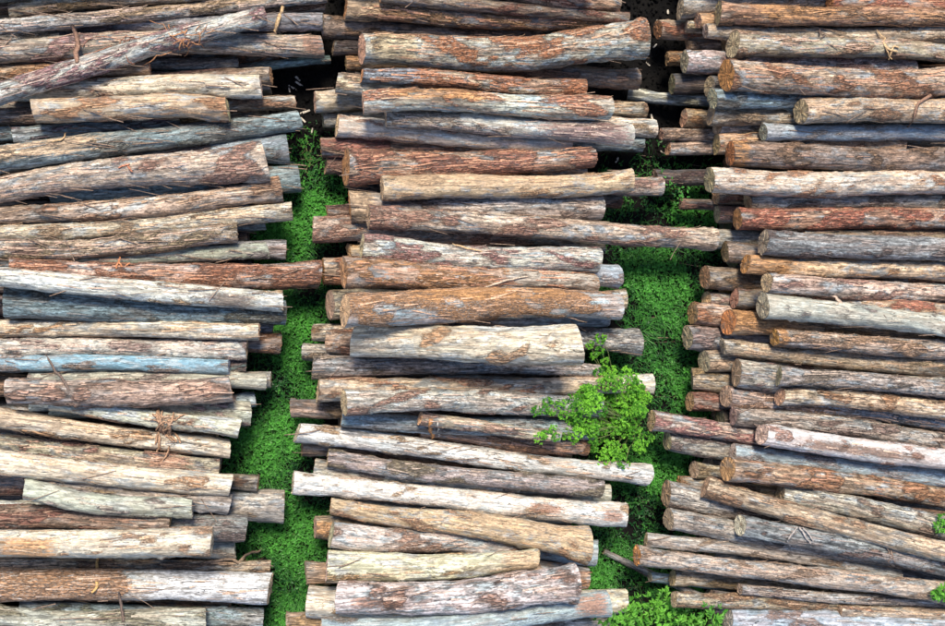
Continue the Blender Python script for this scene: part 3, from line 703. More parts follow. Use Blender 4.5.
# places where a log shows another colour: where along it, half length, angle round it (0 = far side, 90 = top), half angle
PATCH = [
 ('half-peeled', .80, .26, 90, 400, (.74, .76, .79)), ('torn flap', .83, .09, 110, 55, (.20, .14, .11)), ('orange bare patch', .24, .13, 110, 60, OR), ('turning orange in the middle', .27, .16, 70, 70, OR), ('bright orange patch', .30, .20, 50, 55, OR),
 ('long white log with red bare', .74, .05, 80, 28, RB), ('long white log with red bare', .95, .035, 90, 35, RB), ('red bark patch near its white', .80, .10, 80, 70, RB),
 ('rusty streak', .5, .3, 45, 32, OR), ('yellow peeled fibres', .22, .20, 70, 50, GO), ('mottled pinkish log passing', .97, .035, 100, 70, RB),
 ('splintered orange tip', .06, .12, 90, 180, OR), ('splintered orange log', .10, .20, 60, 80, OR), ('torn red end', .93, .06, 80, 60, RB),
 ('red bark band', .17, .12, 95, 22, RB), ('thick towards a golden', .75, .3, 45, 45, GO), ('pale bare end', .05, .09, 90, 180, GO),
 ('splintered orange end', .02, .03, 90, 180, OR), ('fading to blue-grey', .06, .12, 90, 180, OR), ('turning purple-brown', .8, .2, 100, 70, PB),
 ('ending in pale grey wood', .82, .22, 90, 180, GR), ('brown bark streak', .35, .25, 95, 30, (.20, .11, .07)), ('brown bark patch at its far', .2, .06, 90, 40, (.16, .09, .08)),
 ('dark bluish end', .10, .14, 90, 180, BL), ('orange-brown end', .03, .06, 90, 180, GO), ('turning blue', .7, .4, 120, 60, BL), ('dark orange end', .02, .02, 90, 180, OR),
 ('orange flank', .6, .25, 60, 60, OR), ('clean golden log', .35, .4, 55, 55, GO), ('clean square end', .92, .1, 90, 90, GO), ('slender yellow-grey', .6, .3, 60, 50, GO),
 ('red top', .1, .3, 60, 50, RB), ('orange band', .05, .1, 90, 40, OR), ('biggest log', .1, .08, 90, 80, (.58, .46, .28)),
]


def head_of(label):
    if 'passing under the diagonal' in label: return 'mottled pinkish log passing'
    return re.split(r' (?:beside|under|behind|between|beneath|below|next|along|against|meeting|lying|touching|at the|on the|parallel|tucked|above)\b', label)[0]


def build_log(i, r):
    rng = np.random.default_rng(1000 + i)
    a, b = E[i]
    L = float(np.linalg.norm(b - a)); r0, r1 = RAD[i]
    wood, tint, bark, cover, crackle, cutc = ST[r['style']]
    hid = r['hid']
    nr = 18 if hid else (36 if r['layer'] >= 2.2 else 26)
    ns = 26 if hid else int(L / (0.022 if r['layer'] >= 2.2 else 0.034))
    us = np.linspace(-L / 2, L / 2, ns + 1)
    us = np.concatenate([[us[0], us[0] + .004], us[1:-1], [us[-1] - .004, us[-1]]])
    th = np.linspace(0, 2 * np.pi, nr, endpoint=False)
    U, T = np.meshgrid(us, th, indexing='ij')
    R = np.interp(U, [-L / 2, L / 2], [r0, r1])
    rm = 0.5 * (r0 + r1)
    fl = rng.choice([0, 0, .10, .16]); fe = rng.choice([-1, 1])
    R = R * (1 + 0.034 * waves(rng, U, T, 10, (1, 7), 3) + 0.020 * waves(rng, U, T, 14, (6, 30), 6) + fl * np.exp(-((U - fe * L / 2) / .16) ** 2) - fl * .3)
    cov = float(np.clip(cover * rng.uniform(.45, 1.2), 0, .85))
    F = waves(rng, U, T, 30, (1.5, 11), 3) + 0.45 * waves(rng, U, T, 24, (9, 34), 9)
    F = F + rng.normal(0, .5) * U / L * 2
    if r['style'] == 'rust': F = F + 1.5 * np.cos(T - .6)
    if 'half-peeled' in head_of(r['label']): F = F + 6 * sstep(.03, -.03, U / L - .02 + .02 * np.sin(T * 3)) - 3; cov = .5
    q = np.quantile(F, 1 - cov) if cov > 0.01 else 9.0
    mask = sstep(-0.55, 0.55, F - q)
    R = R + (0.010 * sstep(.3, .7, mask + rng.normal(0, .12, mask.shape)) - 0.004) * min(1.0, rm / .08)
    R = R + rng.normal(0, 0.0012, R.shape)
    for _ in range(rng.integers(2, 7)):                       # knots and branch scars
        ku, kt = rng.uniform(-L / 2 + .1, L / 2 - .1), rng.uniform(0, 6.28)
        dt = (T - kt + np.pi) % (2 * np.pi) - np.pi
        e = np.exp(-((U - ku) / rng.uniform(.018, .04)) ** 2 - (dt * rm / rng.uniform(.015, .03)) ** 2)
        R = R + e * rng.uniform(.004, .022)
    patch = np.zeros_like(U); pc = (.3, .2, .1)
    head = head_of(r['label'])
    for key, s_, hw, t_, ht, colr in PATCH:
        if key in head:
            dt = (T - math.radians(t_) + np.pi) % (2 * np.pi) - np.pi
            patch = np.maximum(patch, np.exp(-(((U / L + .5) - s_) / hw) ** 4 - (dt / math.radians(ht)) ** 4)); pc = colr
    # drying cracks along the grain
    if not hid:
        for _ in range(rng.integers(0, 4)):
            ku, kt, kl = rng.uniform(-L / 2, L / 2), rng.uniform(0, 6.28), rng.uniform(.15, .5)
            dt = (T - kt - 0.15 * np.sin(U * 5) + np.pi) % (2 * np.pi) - np.pi
            R = R - 0.006 * np.exp(-(dt * rm / 0.006) ** 2) * sstep(kl, kl * .5, np.abs(U - ku))
    bend = 0.42 * rm * rng.uniform(-1, 1); ph = rng.uniform(0, 6.28); wob = 0.2 * rm * rng.uniform(-1, 1)
    cy = bend * np.cos(U / L * np.pi) + wob * np.sin(U / L * 7 + ph)
    cz = 0.08 * rm * np.sin(U / L * 6 + ph)
    # saw cuts are seldom square
    k0, k1 = rng.normal(0, .09, 2), rng.normal(0, .09, 2)
    Y = R * np.cos(T); Z = R * np.sin(T)
    e0 = sstep(-L / 2 + .25, -L / 2, U); e1 = sstep(L / 2 - .25, L / 2, U)
    X = U + e0 * (k0[0] * Y + k0[1] * Z) + e1 * (k1[0] * Y + k1[1] * Z)
    rag = rng.normal(0, .0016, nr)
    X[0] += rag; X[-1] += np.roll(rag, 7)
    Y = Y + cy; Z = Z + cz
    V = np.stack([X, Y, Z], -1).reshape(-1, 3)
    n = len(us)
    k = np.arange(nr); k2 = (k + 1) % nr
    base = (np.arange(n - 1) * nr)[:, None]
    faces = np.stack([base + k, base + k2, base + nr + k2, base + nr + k], -1).reshape(-1, 4)[:, ::-1]
    jit = 1 + rng.normal(0, .05, 3) * 0.6 + rng.normal(0, .07)
    wcol = [float(max(.02, c * j)) for c, j in zip(wood, jit)]
    root = bpy.data.objects.new('log', None); COL.objects.link(root)
    root.empty_display_size = 0.1
    d = Vector(b - a).normalized()
    root.rotation_euler = d.to_track_quat('X', 'Z').to_euler()
    root.location = (a + b) / 2
    root['label'] = r['label']; root['category'] = 'log'
    if r['group']: root['group'] = r['group']
    o = link('bark', mesh_from('bark', V, faces, M_LOG, True, {'bark': mask.ravel(), 'patch': patch.ravel()}), root)
    o['patchcol'] = list(pc)
    o['smoothness'] = min(.42, {'white': .3, 'sky': .38, 'blue': .3, 'cream': .2, 'mint': .3, 'gold': .2, 'mott': .12}.get(r['style'], 0.0) * rng.uniform(.7, 1.15) + float(rng.choice([0, 0, .1, .2, .3])))
    o['wood'] = wcol; o['tint'] = list(tint); o['barkcol'] = [float(c * rng.uniform(.85, 1.15)) for c in bark]; o['crackle'] = float(crackle * rng.uniform(.3, 1.2)); o['grain'] = float(rng.uniform(.65, 1.45))
    # sawn faces: rings from the rim to the pith
    for end in (0, 1):
        rim = V[:nr] if end == 0 else V[-nr:]
        c = rim.mean(0)
        fr = [1.0, .93, .72, .45, .18]
        sx = -1 if end == 0 else 1
        pts = []
        for q_, f_ in enumerate(fr):
            ring = c + (rim - c) * f_
            if q_ > 0: ring[:, 0] += sx * (0.001 + rng.normal(0, .0025, nr))
            pts.append(ring)
        pts.append(c[None] + [[sx * .002, 0, 0]])
        VV = np.concatenate(pts)
        fs = []
        for q_ in range(len(fr) - 1):
            fs.append(np.stack([q_ * nr + k, q_ * nr + k2, (q_ + 1) * nr + k2, (q_ + 1) * nr + k], -1))
        lq = (len(fr) - 1) * nr
        ci = len(VV) - 1
        # close the pith with thin quads
        half = k[::2]
        fs.append(np.stack([lq + half, lq + (half + 1) % nr, lq + (half + 2) % nr, np.full(len(half), ci)], -1))
        FF = np.concatenate(fs)
        if end == 1: FF = FF[:, ::-1]
        co = link('cut_face', mesh_from('cut_face', VV, FF, M_CUT, False, {'rim': (np.arange(len(VV)) < nr) * 1.0}), root)
        if end == 0 and 'orange' in head and ('end' in head or 'tip' in head): cutc = (.54, .25, .08)
        if end == 0 and 'cream' in head and 'end' in head: cutc = (.62, .50, .34)
        co['wood'] = [float(x * rng.uniform(.85, 1.15)) for x in cutc]
    # loose slivers of bark that lift off the trunk
    if not hid and r['layer'] >= 1.6:
        cnt = int((26 + 110 * cov) * L / 2.4 * rng.uniform(.4, 1.5))
        vv, ff = [], []
        for _ in range(cnt):
            u = rng.uniform(-L / 2 + .05, L / 2 - .2); t = rng.uniform(0, np.pi)
            ln = rng.uniform(.03, .26); wd = rng.uniform(.002, .009); tw = rng.normal(0, .6)
            lift = rng.uniform(.001, .022)
            rb = len(vv)
            for s in (0, .35, .7, 1.0):
                uu = u + ln * s; tt = t + tw * ln * s
                fu = (uu + L / 2) / L * (n - 3) + 1
                ui = int(np.clip(round(fu), 0, n - 1)); ti = int(round(tt / (2 * np.pi) * nr)) % nr
                rad = R[ui, ti] + 0.002 + lift * s * s
                for sd_ in (-1, 1):
                    ta = tt + sd_ * wd * (1 - .7 * s) / rad
                    vv.append((uu, rad * math.cos(ta) + cy[ui, 0], rad * math.sin(ta) + cz[ui, 0]))
            for s in range(3):
                ff.append((rb + 2 * s, rb + 2 * s + 1, rb + 2 * s + 3, rb + 2 * s + 2))
        if ff:
            lo = link('loose_bark', mesh_from('loose_bark', vv, ff, M_FIB, True), root)
            lo['kind'] = 'stuff'; lo['barkcol'] = [float(c * 1.1) for c in (np.array(bark) * .75 + np.array(wood) * .25)]
    return root


for i, r in enumerate(rows):
    r['obj'] = build_log(i, r)

# ------------------------------------------------------------------ ground
gx = np.concatenate([[-60, -30, -12], np.linspace(-5, 11, 90), [16, 30, 60]])
gy = np.concatenate([[-60, -30, -12], np.linspace(-6, 6, 80), [12, 30, 60]])
GX, GY = np.meshgrid(gx, gy, indexing='ij')
GZ = -0.012 + 0.010 * np.sin(GX * 5.1 + np.cos(GY * 3.3) * 2) * np.cos(GY * 4.7 + GX) - 0.006 * np.abs(np.sin(GX * 13) * np.cos(GY * 11))
GZ = np.minimum(GZ, -0.002)
nx, ny = GX.shape
idx = np.arange(nx * ny).reshape(nx, ny)
gf = np.stack([idx[:-1, :-1], idx[1:, :-1], idx[1:, 1:], idx[:-1, 1:]], -1).reshape(-1, 4)
link('ground', mesh_from('ground', np.stack([GX, GY, GZ], -1).reshape(-1, 3), gf, M_SOIL, True), kind='structure')


# ------------------------------------------------------------------ foliage
class Leaves:
    def __init__(s): s.v, s.f, s.t = [], [], []
    def leaf(s, p, dirv, up, ln, wd, tone, fold=0.25):
        d = np.asarray(dirv, float); d /= np.linalg.norm(d) + 1e-9
        u = np.asarray(up, float); side = np.cross(d, u); side /= np.linalg.norm(side) + 1e-9
        u = np.cross(side, d)
        b = len(s.v); p = np.asarray(p, float)
        s.v += [p, p + d * ln * .5 + side * wd * .5 + u * wd * fold, p + d * ln - u * ln * .12, p + d * ln * .5 - side * wd * .5 + u * wd * fold]
        # a folded blade: two triangles share the midrib
        s.f += [(b, b + 1, b + 2), (b, b + 2, b + 3)]
        s.t += [tone] * 4
    def blade(s, p, dirv, ln, wd, tone):
        d = np.asarray(dirv, float); d /= np.linalg.norm(d) + 1e-9
        side = np.cross(d, (0, 0, 1.0)); side /= np.linalg.norm(side) + 1e-9
        b = len(s.v); p = np.asarray(p, float)
        m = p + d * ln * .55; e = p + d * ln; e = e - np.array([0, 0, ln * .18])
        s.v += [p - side * wd * .5, p + side * wd * .5, m + side * wd * .4, m - side * wd * .4, e]
        s.f += [(b, b + 1, b + 2), (b, b + 2, b + 3), (b + 3, b + 2, b + 4)]
        s.t += [tone] * 5
    def build(s, name, mat, parent=None, origin=(0, 0, 0), **props):
        v = np.array(s.v) - np.asarray(origin)
        return link(name, mesh_from(name, v, s.f, mat, False, {'tone': np.clip(s.t, 0, 1)}), parent, **props)


def in_log(x, y, h):
    """is a point at height h inside a log"""
    s = (x - E[:, 0, 0]) / (E[:, 1, 0] - E[:, 0, 0])
    ok = (s > -0.01) & (s < 1.01)
    yy = E[:, 0, 1] * (1 - s) + E[:, 1, 1] * s
    zz = E[:, 0, 2] * (1 - s) + E[:, 1, 2] * s
    r = RAD[:, 0] * (1 - s) + RAD[:, 1] * s + .008
    return bool((ok & ((y - yy) ** 2 + (h - zz) ** 2 < r * r)).any())


def field(x, y):
    return (math.sin(x * 3.1 + 1.3 * math.sin(y * 2.3)) + math.sin(y * 4.3 + 2 * math.sin(x * 1.7 + 1)) + 0.6 * math.sin(x * 9 + y * 7)) / 2.6


rg = random.Random(5)
GAP1 = [(122, 283, 345), (170, 268, 350), (240, 250, 345), (300, 255, 345), (350, 240, 345), (420, 215, 322), (470, 212, 325), (540, 215, 335), (700, 225, 340)]
GAP2 = [(140, 610, 735), (200, 585, 735), (300, 575, 730), (420, 575, 730), (500, 560, 715), (560, 570, 700), (700, 575, 720)]
lv = Leaves()
bl = Leaves()
for tab, dens in ((GAP1, 34000), (GAP2, 46000)):
    ys = [t[0] for t in tab]
    for _ in range(dens):
        py = rg.uniform(ys[0], ys[-1])
        a = np.interp(py, ys, [t[1] for t in tab]); b = np.interp(py, ys, [t[2] for t in tab])
        px = rg.uniform(a, b)
        dense = min(1.0, max(0.0, (py - 128) / (90 if tab is GAP1 else 120))) ** 1.6
        p = at(px, py, 0.0)
        f = field(p[0] * 1.6, p[1] * 1.6)
        if rg.random() > dense * (0.66 + 0.75 * f) + 0.03: continue
        h = max(.006, rg.gauss(.035, .02) + .022 * f)
        if in_log(p[0], p[1], h): continue
        az = rg.uniform(0, 6.283); tl = rg.uniform(-.25, .5)
        d = (math.cos(az), math.sin(az), tl)
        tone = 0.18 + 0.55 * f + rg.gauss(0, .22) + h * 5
        if rg.random() < 0.62:
            k3 = rg.choice((2, 3, 3)); sz = rg.choice((.6, .8, 1, 1, 1.4, 2.1))
            for q in range(k3):
                aa = az + q * 2.1
                lv.leaf((p[0], p[1], h), (math.cos(aa), math.sin(aa), tl), (rg.gauss(0, .3), rg.gauss(0, .3), 1), rg.uniform(.009, .024) * sz, rg.uniform(.006, .015) * sz, tone)
        else:
            bl.blade((p[0], p[1], 0.0), (math.cos(az) * .8, math.sin(az) * .8, rg.uniform(.5, 1.4)), rg.uniform(.05, .15), rg.uniform(.003, .007), tone + .15)
# tufts of longer grass
for px, py, n_, sp in ((290, 592, 160, .13), (298, 604, 120, .12), (640, 262, 70, .1), (655, 312, 160, .16), (640, 330, 120, .14), (262, 470, 50, .1), (664, 360, 60, .1)):
    c = at(px, py, 0)
    for _ in range(n_):
        az = rg.uniform(0, 6.283); rr_ = sp * math.sqrt(rg.random())
        x, y = c[0] + rr_ * math.cos(az), c[1] + rr_ * math.sin(az)
        if in_log(x, y, .02): continue
        az += rg.gauss(0, .7)
        bl.blade((x, y, 0), (math.cos(az), math.sin(az), rg.uniform(.3, 1.3)), rg.uniform(.08, .2), rg.uniform(.004, .007), .55 + rg.gauss(0, .25))
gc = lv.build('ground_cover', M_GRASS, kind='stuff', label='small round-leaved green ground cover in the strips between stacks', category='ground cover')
gr = bl.build('grass', M_GRASS, kind='stuff', label='thin green grass blades growing among the ground cover', category='grass')


def tube(points, rad, nside=5):
    pts = [np.asarray(p, float) for p in points]
    vv, ff = [], []
    for q, p in enumerate(pts):
        d = pts[min(q + 1, len(pts) - 1)] - pts[max(q - 1, 0)]; d /= np.linalg.norm(d) + 1e-9
        s = np.cross(d, (0.3, .2, 1.0)); s /= np.linalg.norm(s) + 1e-9; u = np.cross(s, d)
        r_ = rad * (1 - .6 * q / len(pts))
        for k in range(nside):
            t = 2 * math.pi * k / nside
            vv.append(p + (s * math.cos(t) + u * math.sin(t)) * r_)
    for q in range(len(pts) - 1):
        for k in range(nside):
            k2 = (k + 1) % nside
            ff.append((q * nside + k, q * nside + k2, (q + 1) * nside + k2, (q + 1) * nside + k))
    return vv, ff


def shrub(name, label, cat, basepx, spots, mat, leaf=(.03, .055), wr=.6, per=26, sprd=.08, hgt=.10, group=None, zmin=0.0):
    """stems that climb from the soil to each spot (px, py, extra height, size) and carry leaves there"""
    base = at(basepx[0], basepx[1], 0.0)
    root = bpy.data.objects.new(name, None); COL.objects.link(root); root.location = base
    root['label'] = label; root['category'] = cat
    if group: root['group'] = group
    L = Leaves(); sv, sf = [], []
    for px, py, eh, size in spots:
        p = top_at(px, py)
        p = at(px, py, max(p[2], zmin) + eh)
        st = base + np.array([rg.gauss(0, .04), rg.gauss(0, .04), 0])
        st[2] = 0.0
        mids = []
        for q in range(7):
            s = q / 6
            m = st * (1 - s) + p * s
            m[2] = st[2] + (p[2] - st[2]) * (s ** .6)
            m[:2] += np.array([rg.gauss(0, .012), rg.gauss(0, .012)])
            mids.append(m)
        v_, f_ = tube(mids, .006)
        o_ = len(sv); sv += v_; sf += [tuple(x + o_ for x in t) for t in f_]
        cl = rg.gauss(0, .22)
        for _ in range(int(per * size)):
            az = rg.uniform(0, 6.283); rr_ = sprd * size * math.sqrt(rg.random())
            q = p + np.array([rr_ * math.cos(az), rr_ * math.sin(az), rg.uniform(-.6, 1.0) * hgt * size * (1 - .5 * rr_ / (sprd * size))])
            if in_log(q[0], q[1], q[2]): continue
            az2 = az + rg.gauss(0, .8)
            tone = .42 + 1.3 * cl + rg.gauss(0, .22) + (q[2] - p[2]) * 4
            for da in (0, rg.uniform(.7, 1.1), -rg.uniform(.7, 1.1)):
                L.leaf(q, (math.cos(az2 + da), math.sin(az2 + da), rg.uniform(-.35, .45)), (rg.gauss(0, .25), rg.gauss(0, .25), 1), rg.uniform(*leaf), rg.uniform(*leaf) * wr, tone + rg.gauss(0, .06))
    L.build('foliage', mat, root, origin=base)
    st_ = link('stem', mesh_from('stem', np.array(sv) - base, sf, M_FIB, True), root)
    st_['barkcol'] = [.12, .16, .05]
    return root


spots = []
for _ in range(84):                      # the bright mound over the ends of five logs
    a_ = rg.uniform(0, 6.283); q_ = math.sqrt(rg.random())
    spots.append((612 + 38 * q_ * math.cos(a_), 420 + 44 * q_ * math.sin(a_) , rg.uniform(.0, .09), rg.uniform(.6, 1.1)))
for px, py in ((560, 405), (552, 411), (572, 399), (583, 394), (570, 410), (545, 409), (590, 402), (578, 412), (556, 437), (566, 434), (575, 440), (545, 434), (586, 430),
               (594, 356), (600, 350), (604, 362), (612, 370), (590, 345), (601, 338), (626, 372), (634, 378), (640, 386), (598, 372), (536, 411), (548, 402), (563, 415), (540, 438), (552, 430), (571, 421), (580, 402), (588, 388)):
    spots.append((px, py, rg.uniform(.01, .04), rg.uniform(.4, .7)))
shrub('leafy_bush', 'bright yellow-green leafy bush growing over the log ends of the middle stack', 'bush', (628, 425), spots, M_BUSH, leaf=(.012, .025), wr=.75, per=46, sprd=.075, hgt=.07, zmin=.42)
def clump(cx, cy, rx, ry, n): return [(cx + rx * rg.uniform(-1, 1), cy + ry * rg.uniform(-1, 1), rg.uniform(.05, .22), rg.uniform(.8, 1.2)) for _ in range(n)]
shrub('leafy_shrub', 'fresh green shrub with pointed leaves beside the grey stub of the middle stack', 'shrub', (648, 618), clump(648, 611, 22, 14, 14), M_PLANT, leaf=(.035, .062), wr=.5, per=10, sprd=.10, hgt=.08, zmin=.28)
shrub('leafy_shrub', 'fresh green shrub against the ragged blue peeled log', 'shrub', (692, 628), clump(690, 622, 24, 11, 13), M_PLANT, leaf=(.035, .062), wr=.5, per=10, sprd=.10, hgt=.08, zmin=.28)
shrub('leafy_shrub', 'small low shrub at the pale square stub and torn red end', 'shrub', (618, 630), clump(618, 625, 16, 8, 9), M_PLANT, leaf=(.03, .055), wr=.5, per=9, sprd=.09, hgt=.07, zmin=.28)
shrub('weed', 'small green weed poking up between the dull red and steep pale logs', 'weed', (944, 524), [(942, 520, .05, .9), (946, 526, .04, .8), (940, 527, .03, .7), (949, 519, .05, .8)], M_PLANT, leaf=(.03, .05), per=14, sprd=.06, hgt=.06)
shrub('weed', 'small green weed sprouting beside the long brown speckled log', 'weed', (942, 594), [(938, 592, .05, .9), (944, 590, .05, .9), (935, 596, .03, .7), (948, 597, .04, .8)], M_PLANT, leaf=(.03, .05), per=14, sprd=.06, hgt=.06)
shrub('weed', 'sprawling weed on dark ground below the yellowish log', 'weed', (672, 192), [(668, 180, .01, .5), (674, 188, .01, .6), (684, 192, .01, .6), (660, 172, .01, .4), (678, 200, .01, .6), (655, 160, .01, .35)], M_GRASS, leaf=(.014, .026), per=18, sprd=.09, hgt=.04)
shrub('weed', 'low weed at the dark head of the narrow strip', 'weed', (309, 150), [(305, 140, .02, .5), (312, 150, .02, .6), (306, 160, .02, .6), (314, 168, .02, .7), (310, 180, .03, .8)], M_GRASS, leaf=(.014, .024), per=14, sprd=.09, hgt=.03)


# ------------------------------------------------------------------ bark strips, sticks and chips
def ribbon(pts, width, thick=.003):
    vv, ff = [], []
    n = len(pts)
    for q, p in enumerate(pts):
        d = pts[min(q + 1, n - 1)] - pts[max(q - 1, 0)]; d = d / (np.linalg.norm(d) + 1e-9)
        s = np.cross(d, (0, 0, 1.0)); s /= np.linalg.norm(s) + 1e-9; u = np.cross(s, d)
        wq = width * (.6 + .4 * math.sin(3.14 * (q + .5) / n)) * rg.uniform(.9, 1.1) / 2
        c = rg.uniform(.0, .35) * wq
        for a_, b_ in ((-1, c), (0, -thick), (1, c), (0, thick)):
            vv.append(p + s * a_ * wq + u * b_)
    for q in range(n - 1):
        for k in range(4):
            k2 = (k + 1) % 4
            ff.append((q * 4 + k, q * 4 + k2, q * 4 + 4 + k2, q * 4 + 4 + k))
    ff.append((0, 1, 2, 3)); e = (n - 1) * 4; ff.append((e + 3, e + 2, e + 1, e))
    return vv, ff


def drape(path, n=10, lift=.005, wob=.25):
    """points over the log tops along a path given in the photograph"""
    seg = np.array(path, float); L_ = np.concatenate([[0], np.cumsum(np.linalg.norm(np.diff(seg, axis=0), axis=1))])
    out = []
    for s in np.linspace(0, L_[-1], n):
        px = np.interp(s, L_, seg[:, 0]) + rg.gauss(0, wob); py = np.interp(s, L_, seg[:, 1]) + rg.gauss(0, wob)
        p = top_at(px, py)
        out.append(p)
    z = np.array([p[2] for p in out])
    # a stiff strip spans the hollows between two logs
    for _ in range(30):
        zz = z.copy(); zz[1:-1] = np.maximum(z[1:-1], .5 * (z[:-2] + z[2:]) - .004); z = zz
    for _ in range(2):
        zz = z.copy(); zz[1:-1] = np.maximum(z[1:-1], (z[:-2] + z[1:-1] + z[2:]) / 3); z = zz
    for p, q in zip(out, z): p[2] = q + lift + abs(rg.gauss(0, .002))
    return out


def strips(name, label, cat, paths, width, colour):
    root = None
    allv, allf = [], []
    for path in paths:
        v_, f_ = ribbon(drape(path), width * rg.uniform(.7, 1.3))
        o_ = len(allv); allv += v_; allf += [tuple(x + o_ for x in t) for t in f_]
    org = np.array(allv).mean(0)
    o = link(name, mesh_from(name, np.array(allv) - org, allf, M_FIB, True), None, label=label, category=cat)
    o.location = org; o['barkcol'] = list(colour)
    return o


REDB, TANB, DRKB = (.22, .125, .085), (.46, .31, .17), (.12, .085, .07)


def tangle(cx, cy, rx, ry, n):
    ps = []
    for _ in range(n):
        a_ = rg.uniform(0, 6.28); sp_ = rg.uniform(.05, .7) * rg.choice((-1, 1)); l_ = rg.uniform(.0, .5)
        x, y = cx + rg.gauss(0, rx * .3), cy + rg.gauss(0, ry * .3); k = rg.uniform(1.0, 2.2)
        ps.append([(x + rx * (l_ + .5 * k * t) * math.cos(a_ + sp_ * t), y + ry * (l_ + .5 * k * t) * math.sin(a_ + sp_ * t)) for t in (0, .2, .4, .6, .8, 1)])
    return ps


strips('bark_tangle', 'nest of brown bark fibres heaped on the cream logs', 'bark', tangle(164, 430, 13, 21, 26), .018, (.33, .20, .125))
strips('bark_tangle', 'reddish bark fibres wound round the middle of the diagonal log', 'bark', tangle(188, 38, 18, 12, 16) + [[(150, 22), (172, 36), (195, 52)], [(172, 52), (150, 62), (140, 68)]], .010, (.36, .17, .08))
strips('bark_tangle', 'dark red bark fibres beside the diagonal log and mottled pinkish log', 'bark', [[(82, 48), (90, 38), (104, 38), (128, 43), (165, 36)], [(118, 50), (126, 36), (140, 40)], [(122, 48), (134, 35)], [(126, 55), (128, 62), (136, 66)], [(84, 55), (95, 53), (112, 46)]], .009, (.24, .11, .07))
strips('bark_strip', 'short upright red bark strip hanging over the mottled pinkish log', 'bark', [[(77, 34), (78, 48), (77, 63)]], .035, REDB)
strips('bark_strip', 'pale strip of bark lying behind the diagonal log tip', 'bark', [[(284, 8), (279, 18), (275, 32)]], .03, TANB)
strips('stick', 'thin dark stick lying from the mottled log over the thick pale pink log', 'stick', [[(46, 356), (58, 370), (68, 388), (79, 404)]], .02, DRKB)
strips('bark_strip', 'golden bark strip hanging down over the thick white half-peeled log', 'bark', [[(97, 558), (98, 575), (97, 588), (92, 592)]], .028, (.48, .30, .12))
strips('bark_strip', 'dark bark strip hanging over the pale cream and green log', 'bark', [[(119, 592), (122, 605), (124, 628)]], .034, DRKB)
strips('bark_strip', 'orange bark strip in the cleft of the blue-grey log', 'bark', [[(431, 417), (430, 428), (433, 438)]], .035, (.48, .22, .08))
strips('bark_strip', 'narrow white bark strip beside the orange cleft strip', 'bark', [[(437, 420), (439, 436)]], .016, (.5, .46, .4))
strips('bark_strip', 'hanging red bark strip over the tan and blue log', 'bark', [[(921, 92), (917, 105), (911, 126)]], .035, REDB)
strips('bark_strip', 'tan bark fibres hanging over the purplish split log', 'bark', [[(876, 30), (884, 46), (891, 60)], [(880, 38), (888, 50), (897, 52)], [(888, 60), (893, 46), (898, 48)]], .02, TANB)
strips('bark_strip', 'short upright strip of bark on the slender tan-grey log', 'bark', [[(819, 29), (820, 39)]], .02, DRKB)
strips('bark_strip', 'pale sliver lying on the reddish log and grey-green log', 'bark', [[(825, 290), (831, 298), (836, 308)]], .026, (.45, .33, .26))
strips('bark_strip', 'dark crossed fibres on the reddish gap log', 'bark', [[(926, 303), (934, 313), (940, 321)], [(876, 306), (886, 318)], [(893, 314), (905, 309)]], .012, DRKB)
strips('stick', 'three grey split sticks fanning out on the blue-grey logs', 'stick', [[(797, 527), (789, 537), (781, 547)], [(799, 527), (804, 535), (810, 543)], [(802, 527), (808, 533), (813, 541)]], .018, (.34, .30, .28))
strips('stick', 'brown hooked sticks beside the steep pale log', 'stick', [[(880, 541), (888, 550), (892, 566)], [(889, 546), (895, 566)], [(884, 566), (892, 556)]], .018, (.20, .14, .11))
strips('bark_strip', 'long curled bark sliver on the whitish-grey log', 'bark', [[(452, 244), (466, 248), (482, 252)]], .022, TANB)
strips('bark_strip', 'pale bark strip lying over the red-flaked log', 'bark', [[(482, 288), (505, 281), (528, 276)]], .022, (.45, .36, .28))
strips('bark_strip', 'orange tuft of bark behind the bright white log', 'bark', [[(116, 268), (119, 261), (121, 256)], [(122, 267), (118, 259)], [(126, 266), (130, 263)]], .014, (.45, .18, .08))
strips('bark_strip', 'orange flake of bark crossing the dark teal log', 'bark', [[(793, 103), (801, 92), (806, 96)]], .012, DRKB)
strips('branch', 'curved brown branch poking out above the thick white half-peeled log', 'branch', [[(205, 562), (228, 559), (248, 554), (264, 547)]], .03, (.24, .17, .12))
strips('bark_strip', 'pale frayed fibre lying under the blue-grey log with yellow fibres', 'bark', [[(52, 142), (62, 140), (67, 133)]], .013, TANB)
strips('bark_strip', 'red bark fibres on the thick pinkish log', 'bark', [[(112, 163), (125, 162), (138, 160)], [(118, 168), (130, 164)], [(132, 172), (128, 166)]], .014, (.36, .14, .08))
chips = [(293, 88), (299, 84), (305, 112), (312, 131), (290, 93), (303, 120), (297, 78), (659, 23), (668, 12), (648, 64), (617, 160), (662, 152), (655, 46), (640, 96), (676, 60), (652, 118)]
for px, py in chips:
    p = at(px, py, 0.004)
    if in_log(p[0], p[1], .01): continue
    a_ = rg.uniform(0, 3.14); l_ = rg.uniform(.02, .05)
    dv = np.array([math.cos(a_), math.sin(a_), 0]) * l_
    v_, f_ = ribbon([p - dv, p - dv * .2, p + dv], rg.uniform(.012, .022), .004)
    o = link('wood_chip', mesh_from('wood_chip', np.array(v_) - p, f_, M_FIB, False), None, label='small pale wood chip lying on the dark soil', category='wood chip', group='wood chips on the dark soil')
    o.location = p; o['barkcol'] = [.42, .38, .33]

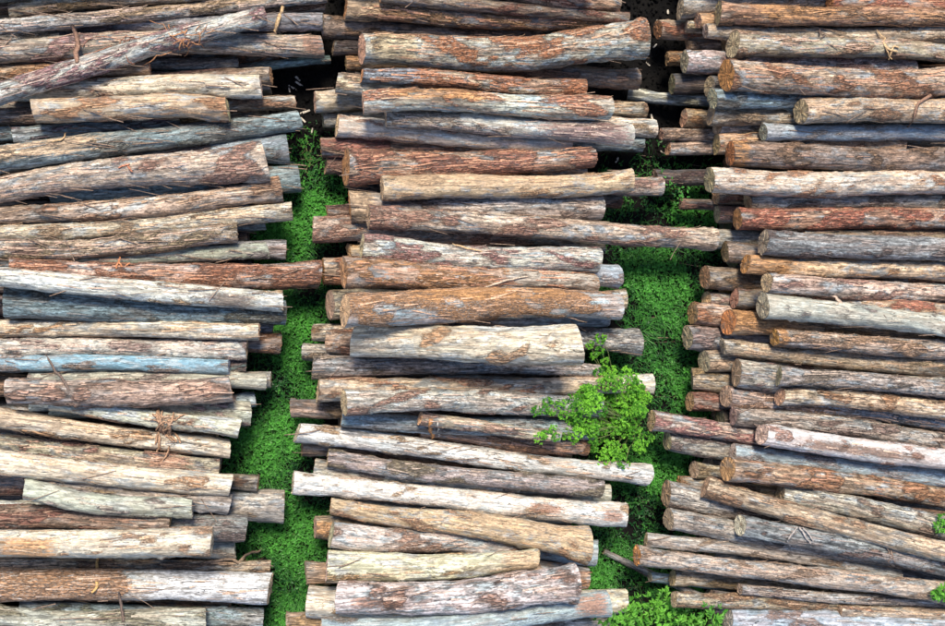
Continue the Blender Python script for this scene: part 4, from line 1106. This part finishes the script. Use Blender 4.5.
# ------------------------------------------------------------------ bark litter caught on and between the logs
lv_, lf_ = [], []
for _ in range(800):
    px, py = rg.uniform(-10, 955), rg.uniform(-10, 636)
    if rg.random() < .25: px, py = rg.uniform(0, 320), rg.uniform(0, 300)
    p = top_at(px, py)
    if p[2] < .2 and (py < 150 or rg.random() < .3): continue
    a_ = rg.gauss(0, .13) - .06 * math.sin(p[1]) if rg.random() < .93 else rg.uniform(-1.2, 1.2)
    l_ = rg.uniform(.03, .16)
    pts = []
    for q in (-1, -.4, .3, 1):
        x, y = p[0] + math.cos(a_) * l_ * q, p[1] + math.sin(a_) * l_ * q
        z = surf_z(x, y)
        if abs(z - p[2]) > .05: z = p[2]
        pts.append(np.array([x, y, z + .004 + rg.uniform(0, .006)]))
    v_, f_ = ribbon(pts, rg.uniform(.003, .010), .0015)
    o_ = len(lv_); lv_ += v_; lf_ += [tuple(x + o_ for x in t) for t in f_]
lit = link('bark_litter', mesh_from('bark_litter', lv_, lf_, M_FIB, True), None, kind='stuff', label='loose red-brown bark scraps caught on and between the logs', category='bark litter')
lit['barkcol'] = [.22, .15, .11]

# ------------------------------------------------------------------ clods and grit on the bare soil
t_ = (1 + 5 ** .5) / 2
ICO = np.array([(-1, t_, 0), (1, t_, 0), (-1, -t_, 0), (1, -t_, 0), (0, -1, t_), (0, 1, t_), (0, -1, -t_), (0, 1, -t_), (t_, 0, -1), (t_, 0, 1), (-t_, 0, -1), (-t_, 0, 1)]) / 1.9
ICF = [(0, 11, 5), (0, 5, 1), (0, 1, 7), (0, 7, 10), (0, 10, 11), (1, 5, 9), (5, 11, 4), (11, 10, 2), (10, 7, 6), (7, 1, 8), (3, 9, 4), (3, 4, 2), (3, 2, 6), (3, 6, 8), (3, 8, 9), (4, 9, 5), (2, 4, 11), (6, 2, 10), (8, 6, 7), (9, 8, 1)]
cv, cf = [], []
for x0_, x1_, y0_, y1_, n_ in ((265, 350, -30, 200, 1300), (600, 735, -30, 215, 2600)):
    for _ in range(n_):
        p = at(rg.uniform(x0_, x1_), rg.uniform(y0_, y1_), 0.0)
        r_ = min(.03, .004 + rg.expovariate(1 / .006))
        if in_log(p[0], p[1], r_): continue
        o_ = len(cv)
        cv += [p + np.array([v[0] * r_ * rg.uniform(.7, 1.3), v[1] * r_ * rg.uniform(.7, 1.3), v[2] * r_ * rg.uniform(.5, .9) + r_ * .1]) for v in ICO]
        cf += [tuple(o_ + q for q in t) for t in ICF]
link('soil_clods', mesh_from('soil_clods', cv, cf, M_SOIL, False), None, kind='stuff', label='dark clods and grit on the bare soil between the stacks', category='soil')
